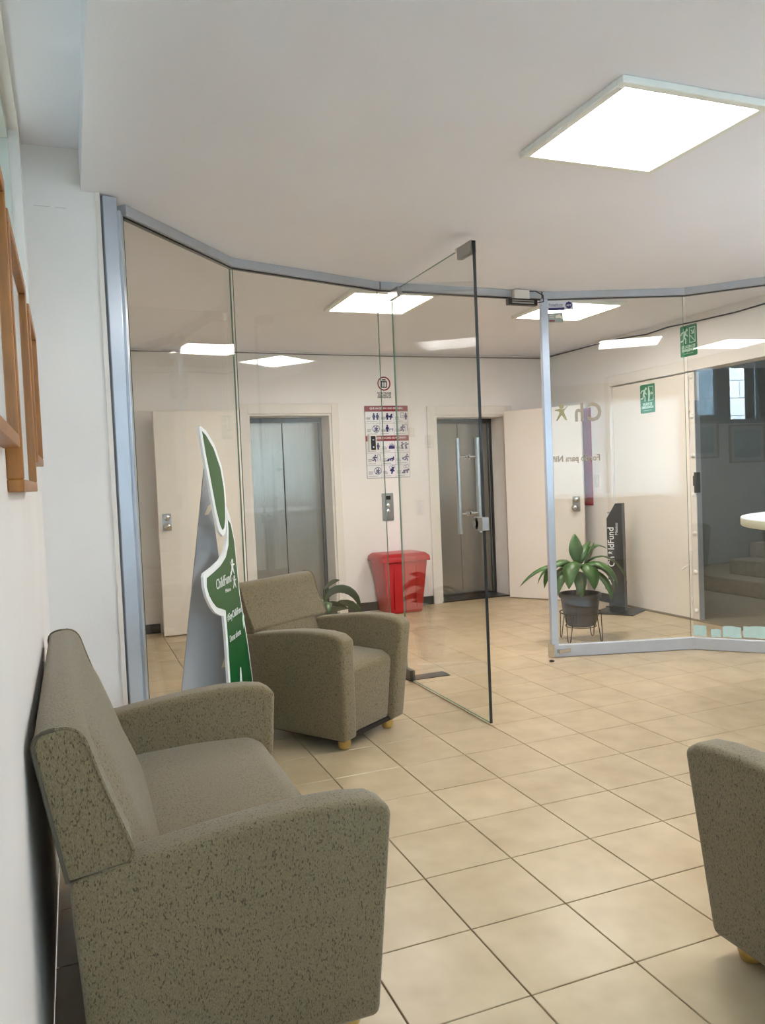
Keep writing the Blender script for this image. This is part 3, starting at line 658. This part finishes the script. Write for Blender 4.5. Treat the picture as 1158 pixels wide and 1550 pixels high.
def plant(label, loc, leaves, pot_r, pot_h, mat, cane=None, group='potted plants', stand_h=0):
    t = thing('potted_plant', label, 'potted plant', loc, 0, group)
    r = pot_r; h = pot_h
    pt = MB().lathe([(r*.60, 0), (r*.72, h*.10), (r*.84, h*.45), (r*.92, h*.88), (r*1.0, h*.88), (r*1.02, h*.97), (r*.98, h), (r*.90, h), (r*.88, h*.86), (0.001, h*.86)], 36).build('pot', 'pot', t, smooth=True)
    MB().lathe([(r*.86, h*.80), (r*.86, h*.875), (.001, h*.885)], 24).build('soil', 'soil', t)
    if cane: MB().tube([(0, 0, h*.8), (.005, 0, h*.8+cane*.5), (0, .003, h*.8+cane)], [.034, .031, .032], 14).build('cane', 'cane', t, smooth=True)
    for l in leaves:
        mb = MB(); leaf(mb, l[0], l[1], l[2], l[3]*1.25, *l[4:-1]); o = mb.build('leaf', l[-1], t, smooth=True)
        sm = o.modifiers.new('solid', 'SOLIDIFY'); sm.thickness = .0012
    return t
R_ = math.radians
# dracaena on a wire stand: local x right, y away
px_, py_, pz = 3.79, 5.40, .125
lv = [((.01,.01,.50), R_(95), .25, .125, R_(84), R_(10), 0, 'leaf'), ((.02,.02,.50), R_(35), .34, .085, R_(66), R_(70), .3, 'leaf'),
      ((.05,.0,.49), R_(-10), .20, .13, R_(72), R_(20), .6, 'leaf'), ((.03,-.02,.48), R_(-50), .40, .125, R_(34), R_(125), 0, 'leaf'),
      ((.0,-.03,.48), R_(-95), .34, .12, R_(30), R_(135), 0, 'leaf'), ((.05,-.02,.45), R_(-62), .40, .11, R_(5), R_(105), 0, 'leaf'),
      ((-.03,-.02,.48), R_(-140), .40, .12, R_(42), R_(135), 0, 'leaf'), ((-.04,0,.48), R_(178), .44, .12, R_(46), R_(140), 0, 'leaf'),
      ((-.04,-.01,.46), R_(-165), .38, .11, R_(20), R_(115), 0, 'leaf'), ((-.03,.02,.47), R_(145), .40, .10, R_(36), R_(115), 0, 'leaf'),
      ((-.02,-.02,.44), R_(-120), .30, .09, R_(8), R_(105), 0, 'leaf'), ((.05,.0,.46), R_(-25), .40, .11, R_(20), R_(120), 0, 'leaf'),
      ((-.02,.03,.46), R_(100), .34, .10, R_(24), R_(110), 0, 'leaf'), ((.04,0,.48), R_(3), .60, .05, R_(38), R_(115), 0, 'leaf'),
      ((.03,.02,.50), R_(22), .46, .065, R_(56), R_(85), 0, 'leaf'), ((-.06,0,.46), R_(170), .52, .085, R_(28), R_(80), 0, 'leaf')]
pl = plant('dracaena with drooping green leaves in a grey pot on a wire stand', (px_, py_, pz), lv, .168, .265, 'leaf', cane=.21)
MB().tube([(.05, -.02, .42), (.14, -.04, .44), (.20, -.05, .40), (.215, -.055, .28)], .004, 5).build('dry_stem', 'stem', pl)
t = thing('plant_stand', 'dark wire plant stand with hairpin legs under the dracaena', 'plant stand', (px_, py_, 0))
MB().tube([(.165*math.cos(a), .165*math.sin(a), .235) for a in [i*2*math.pi/32 for i in range(33)]], .005, 6).build('ring', 'iron', t)
MB().tube([(.122*math.cos(a), .122*math.sin(a), .122) for a in [i*2*math.pi/32 for i in range(33)]], .004, 6).build('ring', 'iron', t)
for k in range(4):
    a = R_(205+90*k); e = (math.cos(a), math.sin(a)); q = (-e[1], e[0])
    P = lambda r, s, z: (e[0]*r+q[0]*s, e[1]*r+q[1]*s, z)
    MB().tube([P(.165, -.035, .235), P(.185, -.012, .02), P(.186, 0, .004), P(.185, .012, .02), P(.165, .035, .235)], .004, 6).build('leg', 'iron', t)
    MB().tube([P(.163, 0, .235), P(.122, 0, .122)], .003, 5).build('brace', 'iron', t)
# leafy plant seen behind the armchair
lv2 = [((0,0,.50), R_(-8), .42, .075, R_(74), R_(165), .9, 'leaf2'), ((.03,0,.42), R_(-5), .38, .065, R_(62), R_(150), .8, 'leaf2'),
       ((0,0,.46), R_(200), .30, .07, R_(66), R_(120), 0, 'leaf2'), ((.02,-.02,.50), R_(-30), .16, .06, R_(10), R_(50), .7, 'leaf2'),
       ((.0,.02,.44), R_(90), .28, .07, R_(60), R_(110), 0, 'leaf2'), ((.0,-.02,.46), R_(-100), .24, .07, R_(62), R_(120), 0, 'leaf2'), ((-.02,0,.48), R_(160), .24, .06, R_(40), R_(90), 0, 'leaf2'),
       ((.0,0,.60), R_(15), .16, .06, R_(50), R_(60), .8, 'leaf2'), ((.0,0,.42), R_(-20), .2, .07, R_(40), R_(60), .6, 'leaf2')]
p2 = plant('small arching leafy plant behind the armchair', (1.66, 5.5, 0), lv2, .13, .22, 'leaf2', group='potted plants')
for b_ in lv2: MB().tube([(b_[0][0]*.3, b_[0][1]*.3, .18), b_[0]], .005, 6).build('stalk', 'leaf2', p2)

# ------------------------------------------------------------------ lobby objects
t = thing('sanitiser_stand', 'black hand sanitiser stand with white vertical lettering by exit door', 'sanitiser stand', (4.86, 6.30, 0), math.atan2(6.2-6.40, 4.95-4.80))
MB().plate([(-.075, .012), (.075, .012), (.072, 1.05), (.008, 1.05), (-.078, .905)], -.05, .05).build('column', 'blackmetal', t, bevel=.003, seg=1)
MB().prism([(-.21, -.20), (.19, -.20), (.23, .20), (-.16, .20)], lambda a, b: (a, b, 0.001), lambda a, b: (a, b, .010)).build('base_plate', 'blackmetal', t)
MB().box(-.10, .085, -.075, -.05, .05, .062).build('pedal', 'black', t)
MB().box(-.075, .0, -.03, .03, .955, .968).tube([(-.052, 0, .96), (-.062, 0, .925)], .008, 8).build('dispenser_nozzle', 'chrome', t)
R90 = math.pi/2
text_obj('lettering', 'Ch', .085, 'white', t, -.012, -.0505, .44, align='LEFT', tilt=R90, bold=.001)
mb = MB(); star_person(mb, 0, 0, .030, -.0515, -.0502)
o = mb.build('emblem', 'white', t); o.rotation_euler = (0, -R90, 0); o.location = (-.046, 0, .575)
text_obj('lettering', 'ldFund', .085, 'white', t, -.012, -.0505, .605, align='LEFT', tilt=R90, bold=.001, sx=.95)
text_obj('lettering', 'México', .040, 'white', t, .028, -.0505, .745, align='LEFT', tilt=R90)
MB().plate([(-.057, .40), (-.033, .40), (-.033, .315), (-.018, .315), (-.045, .265), (-.072, .315), (-.057, .315)], -.0512, -.0500).build('arrow', 'white', t)

t = thing('waste_bin', 'red plastic waste bin with lid below evacuation board', 'bin', (3.105, 7.57, 0), 0)
def frustum(mb, z0, z1, a0, b0, a1, b1):
    mb.add([(-a0,-b0,z0),(a0,-b0,z0),(a0,b0,z0),(-a0,b0,z0),(-a1,-b1,z1),(a1,-b1,z1),(a1,b1,z1),(-a1,b1,z1)], [(0,3,2,1),(4,5,6,7),(0,1,5,4),(1,2,6,5),(2,3,7,6),(3,0,4,7)])
mb = MB(); frustum(mb, 0.002, .54, .185, .15, .245, .19); mb.build('body', 'red', t, bevel=.02, seg=3, smooth=True)
mb = MB(); frustum(mb, .53, .585, .268, .212, .262, .206); frustum(mb, .585, .615, .262, .206, .225, .17); mb.build('lid', 'red', t, bevel=.008, seg=2, smooth=True)
for s in (-1, 1): MB().box(s*.12-.012, s*.12+.012, -.19, -.168, .06, .50).build('rib', 'red', t)

t = thing('call_panel', 'steel lift call panel on wall below the evacuation board', 'call panel', (3.10, YF, .935))
MB().plate(rrect(-.062, .062, 0, .29, .008), -.016, 0).build('face_plate', 'satin', t)
for z in (.10, .16): MB().lathe([(.018, 0), (.018, -.006), (.012, -.008)], 16, (0, -.016, z), 'y').build('call_button', 'chrome', t)
MB().box(-.03, .03, -.018, -.016, .22, .26).build('floor_display', 'black', t)

# evacuation board: two titled blocks of pictogram panels
t = thing('evacuation_board', 'white and maroon earthquake and fire instruction board between the lifts', 'notice board', (3.127, YF, 1.383))
MB().plate(rrect(-.246, .246, 0, .762, .012), -.006, 0).build('backing', 'board', t)
def fig(mb, x, z, s, pose):
    y0, y1 = -.0122, -.0110; w = .17*s
    dot(mb, x+pose.get('hx', 0)*s, z+(.86 if 'hz' not in pose else pose['hz'])*s, .13*s, y0, y1, 10)
    for l in pose['l']: limb(mb, [(x+a*s, z+b*s) for a, b in l], w, y0, y1)
STAND = {'l': [[(0,.62),(0,.35)], [(-.10,.66),(-.18,.36)], [(.10,.66),(.18,.36)], [(-.06,.36),(-.07,0)], [(.06,.36),(.07,0)], [(-.1,.64),(.1,.64)]]}
RUN = {'hx': .12, 'l': [[(.06,.66),(-.05,.36)], [(.06,.64),(.24,.50),(.32,.58)], [(.02,.64),(-.2,.58),(-.26,.42)], [(-.05,.36),(.14,.2),(.1,0)], [(-.05,.36),(-.16,.14),(-.34,.12)]]}
CROUCH = {'hx': .18, 'hz': .58, 'l': [[(.1,.46),(-.14,.34)], [(-.14,.34),(.08,.22),(0,0)], [(.1,.44),(.26,.26)]]}
CRAWL = {'hx': .42, 'hz': .34, 'l': [[(.26,.30),(-.14,.24)], [(.24,.28),(.3,.04)], [(-.14,.24),(-.02,.04),(-.3,.03)]]}
POINT = {'l': [[(0,.62),(0,.35)], [(0,.62),(.34,.68)], [(0,.62),(-.16,.38)], [(0,.36),(-.10,0)], [(0,.36),(.12,0)]]}
def maroon(z0, z1, s):
    b = MB().box(-.243, .243, -.009, -.006, z0, z1).build('title_band', 'maroon', t); text_obj('lettering', s, .028, 'white', b, 0, -.0095, z0+.022, sx=.92, bold=.0004)
maroon(.702, .757, 'QUE HACER EN CASO DE SISMO'); maroon(.392, .445, 'QUE HACER EN CASO DE INCENDIO')
rows = [(.580, .698), (.450, .576), (.268, .388), (.140, .264), (.008, .136)]
cells = [[[(STAND, .095, 1), (STAND, .135, 1)], [(CROUCH, .12, 1.2), (STAND, .085, 1)], [(STAND, .135, 1), 'board']],
         [['no', (RUN, .115, .8)], [(STAND, .08, 1), 'table'], [(RUN, .09, 1), 'door']],
         [[(STAND, .13, 1), 'box'], ['flame'], [(POINT, .08, 1.05), (POINT, .125, 1.0)]],
         [[(RUN, .085, 1), 'door'], [(CRAWL, .085, 1), (CROUCH, .125, .9)], [(RUN, .125, 1), 'bucket']],
         [['no', (RUN, .115, .8)], [(CROUCH, .11, 1.3), 'cloud'], [(CRAWL, .10, 1.3), 'cloud']]]
for r, (z0, z1) in enumerate(rows):
    for k in range(3):
        x0 = -.240+k*.1615; x1 = x0+.157; h = z1-z0
        p = MB().plate(rrect(x0, x1, z0, z1, .004, 2), -.010, -.006).build('panel', 'panelwhite', t)
        mb = MB(); base = z0+h*.32; sz = h*.58
        for it in cells[r][k]:
            if isinstance(it, tuple): fig(mb, x0+it[1], base, sz*it[2], it[0]); continue
            y0, y1 = -.0120, -.0110
            if it == 'no': ring(mb, x0+.115, base+sz*.42, .040, .006, y0, y1); limb(mb, [(x0+.09, base+sz*.80), (x0+.14, base+sz*.06)], .006, y0, y1)
            if it == 'door': mb.box(x0+.118, x0+.122, y0, y1, base, base+sz).box(x0+.144, x0+.148, y0, y1, base, base+sz).box(x0+.118, x0+.148, y0, y1, base+sz-.004, base+sz)
            if it == 'board': mb.box(x0+.075, x0+.079, y0, y1, base+.01, base+sz).box(x0+.108, x0+.112, y0, y1, base+.01, base+sz).box(x0+.075, x0+.112, y0, y1, base+sz-.004, base+sz).box(x0+.075, x0+.112, y0, y1, base+.01, base+.014).box(x0+.088, x0+.1, y0, y1, base+.03, base+.04)
            if it == 'table': mb.box(x0+.10, x0+.148, y0, y1, base+.022, base+.029).box(x0+.104, x0+.109, y0, y1, base, base+.022).box(x0+.139, x0+.144, y0, y1, base, base+.022)
            if it == 'box': mb.box(x0+.085, x0+.108, y0, y1, base, base+.04)
            if it == 'bucket': mb.plate([(x0+.072, base+.03), (x0+.098, base+.04), (x0+.092, base+.012), (x0+.078, base+.008)], y0, y1)
            if it == 'flame':
                for q, s_ in ((.10, 1), (.122, 1.15), (.142, .85)): mb.plate([(x0+q-.012, base), (x0+q+.012, base), (x0+q+.013, base+.028*s_), (x0+q+.002, base+.062*s_), (x0+q-.002, base+.034*s_), (x0+q-.012, base+.026*s_)], y0, y1)
            if it == 'cloud': ring(mb, x0+.10, base+sz*.88, .016, .0035, y0, y1, 14); ring(mb, x0+.13, base+sz*.92, .018, .0035, y0, y1, 14)
        mb.build('pictogram', 'navy', p)
        mb = MB()
        for q in range(3): mb.box(x0+.012, x0+.012+random.uniform(.035, .055), -.0115, -.010, base-.004+q*.012, base+.001+q*.012)
        mb.box(x0+.012, x0+.012+random.uniform(.08, .12), -.0115, -.010, z0+.014, z0+.018); mb.build('caption_lines', 'inkgrey', p)
# no-lift notice
t = thing('prohibition_notice', 'round red-ringed do-not-use-lift notice above the instruction board', 'notice', (3.115, YF, 2.375))
mb = MB(); ring(mb, 0, 0, .074, .013, -.003, -.0005, 32); mb.build('red_ring', 'maroon', t)
mb = MB().box(-.032, .032, -.002, -.0005, -.042, .030); mb.box(-.02, .02, -.002, -.0005, .036, .046); mb.build('lift_icon', 'inkblack', t)
mb = MB()
for x in (-.016, .0, .016): mb.box(x-.005, x+.005, -.0026, -.002, -.034, .008); dot(mb, x, .016, .005, -.0026, -.002, 8)
mb.build('lift_figures', 'white', t)
for k, s in enumerate(('NO UTILIZAR', 'EN CASO DE', 'EMERGENCIA')): text_obj('lettering', s, .026, 'inkblack', t, 0, -.001, -.106-.022*k, bold=.0006)
t2 = MB().box(-.03, .03, -.012, 0, -.05, .05).build('wall_plate', 'plate', bevel=.003, seg=1); t2.location = (3.415, YF, 1.86); tag(t2, 'small cream wall plate beside the instruction board', 'wall plate')

# green emergency signs
def gsign(name, label, loc, rz, lines, stairs):
    t = thing(name, label, 'sign', loc, rz, 'green emergency signs'); w, h = .10, .135
    b = MB().plate(rrect(-w, w, -h, h, .012), -.004, 0).build('backing', 'green', t)
    mb = MB(); y0, y1 = -.0050, -.004; s = .115; x, z = -.048, .0
    dot(mb, x+.030, z+.095, .013, y0, y1)
    for pts, wd in [([(x+.010, z+.078), (x-.004, z+.040)], .026), ([(x+.015, z+.080), (x+.020, z+.055), (x+.038, z+.042)], .011), ([(x+.002, z+.082), (x-.030, z+.078), (x-.042, z+.060)], .011),
                    ([(x-.004, z+.036), (x+.016, z+.018), (x+.014, z-.018)], .013), ([(x-.006, z+.036), (x-.014, z+.008), (x-.040, z+.004)], .013)]: limb(mb, pts, wd, y0, y1)
    mb.build('running_figure', 'mint', t)
    mb = MB(); X0, X1, Z0, Z1 = .012, .084, -.022, .112
    for q in [(X0, X1, Z1-.006, Z1), (X0, X1, Z0, Z0+.006), (X0, X0+.006, Z0, Z1), (X1-.006, X1, Z0, Z1)]: mb.box(q[0], q[1], y0, y1, q[2], q[3])
    if stairs:
        for k in range(5): mb.box(X0+.008+k*.011, X0+.021+k*.011, y0, y1, .036-k*.011, .042-k*.011).box(X0+.016+k*.011, X0+.021+k*.011, y0, y1, .028-k*.011, .042-k*.011)
        limb(mb, [(X0+.024, .086), (X0+.050, .058)], .008, y0, y1); limb(mb, [(X0+.050, .086), (X0+.052, .056), (X0+.026, .058)], .008, y0, y1)
    else:
        mb.plate([(X0+.004, Z0-.012), (X0+.014, Z0+.006), (X0+.030, .03), (X0+.030, .06), (X0+.014, Z1-.012), (X0+.004, Z1-.006)], y0, y1)
        limb(mb, [(X0+.036, .046), (X0+.056, .046)], .007, y0, y1); mb.plate([(X0+.048, .064), (X0+.064, .046), (X0+.048, .028)], y0, y1)
    mb.build('door_symbol', 'mint', t)
    for k, s_ in enumerate(lines): text_obj('lettering', s_, .034 if len(s_) > 8 else .034, 'mint', b, 0, -.0048, -.062-.030*k, sx=.80, bold=.0008)
    MB().box(-.055, .055, y0, y1, -.112, -.109).build('fine_print', 'mint', b)
gsign('exit_sign', 'green running man exit sign on the emergency door', (XR+.012, 6.125, 2.032), -math.pi/2, ('SALIDA DE', 'EMERGENCIA'), False)
gsign('stair_sign', 'green emergency stairs sign above the door head', (XR, 5.558, 2.478), -math.pi/2, ('ESCALERA DE', 'EMERGENCIA'), True)

o = MB().box(-.085, .085, -.006, 0, -.53, .50).build('banner', 'burgundy'); o.location = (XR, 7.085, 1.535); o.rotation_euler = (0, 0, -math.pi/2); tag(o, 'narrow burgundy banner strip hanging on the wall behind the door edge', 'banner')
t = thing('light_switch', 'cream light switch between banner and exit door', 'light switch', (XR, 6.93, 1.26), -math.pi/2)
MB().plate(rrect(-.04, .04, -.065, .065, .006), -.008, 0).build('plate', 'plate', t); MB().box(-.014, .014, -.014, -.008, -.02, .02).build('rocker', 'trim', t)

# cables along the ceiling line
o = MB().tube([(XR-.012, y, z) for y, z in [(7.7, 2.675), (7.0, 2.668), (6.5, 2.66), (6.1, 2.63), (5.8, 2.642), (5.45, 2.625), (5.0, 2.612), (4.6, 2.62), (4.2, 2.64), (3.95, 2.65)]], .0065, 6).build('cable', 'cable'); tag(o, 'black cable sagging along the wall above the exit door', 'cable')
o = MB().tube([(XL+.02, YF-.01, 2.672), (.6, YF-.01, 2.668), (1.4, YF-.01, 2.672), (2.4, YF-.01, 2.664), (3.4, YF-.01, 2.66), (4.4, YF-.01, 2.664), (XR-.02, YF-.01, 2.668)], .005, 6).build('cable', 'greycable'); tag(o, 'thin grey cable along the top of the lift wall', 'cable')
o = MB().plate([(-.016, .0), (.012, -.002), (.018, .006), (.004, .010), (-.012, .008)], -.01, .012).build('debris', 'inkblack'); o.location = (3.18, 4.90, .0025); tag(o, 'small dark scrap lying on the tiles near the partition post', 'debris')

# round white high table
t = thing('round_table', 'round white high table with thick cream edge', 'table', (3.61, 2.56, 0))
TZ = 1.115
MB().lathe([(.70, TZ-.004), (.70, TZ)], 72).build('tabletop', 'tabletop', t); MB().lathe([(.698, TZ-.042), (.702, TZ-.038), (.702, TZ-.004), (.698, TZ-.003)], 72).build('edge_band', 'tableedge', t, smooth=True)
MB().tube([(0, 0, .02), (0, 0, TZ-.04)], .045, 20).build('pedestal', 'satin', t, smooth=True); MB().lathe([(.30, 0.001), (.30, .012), (.06, .03)], 36).build('base', 'satin', t, smooth=True)
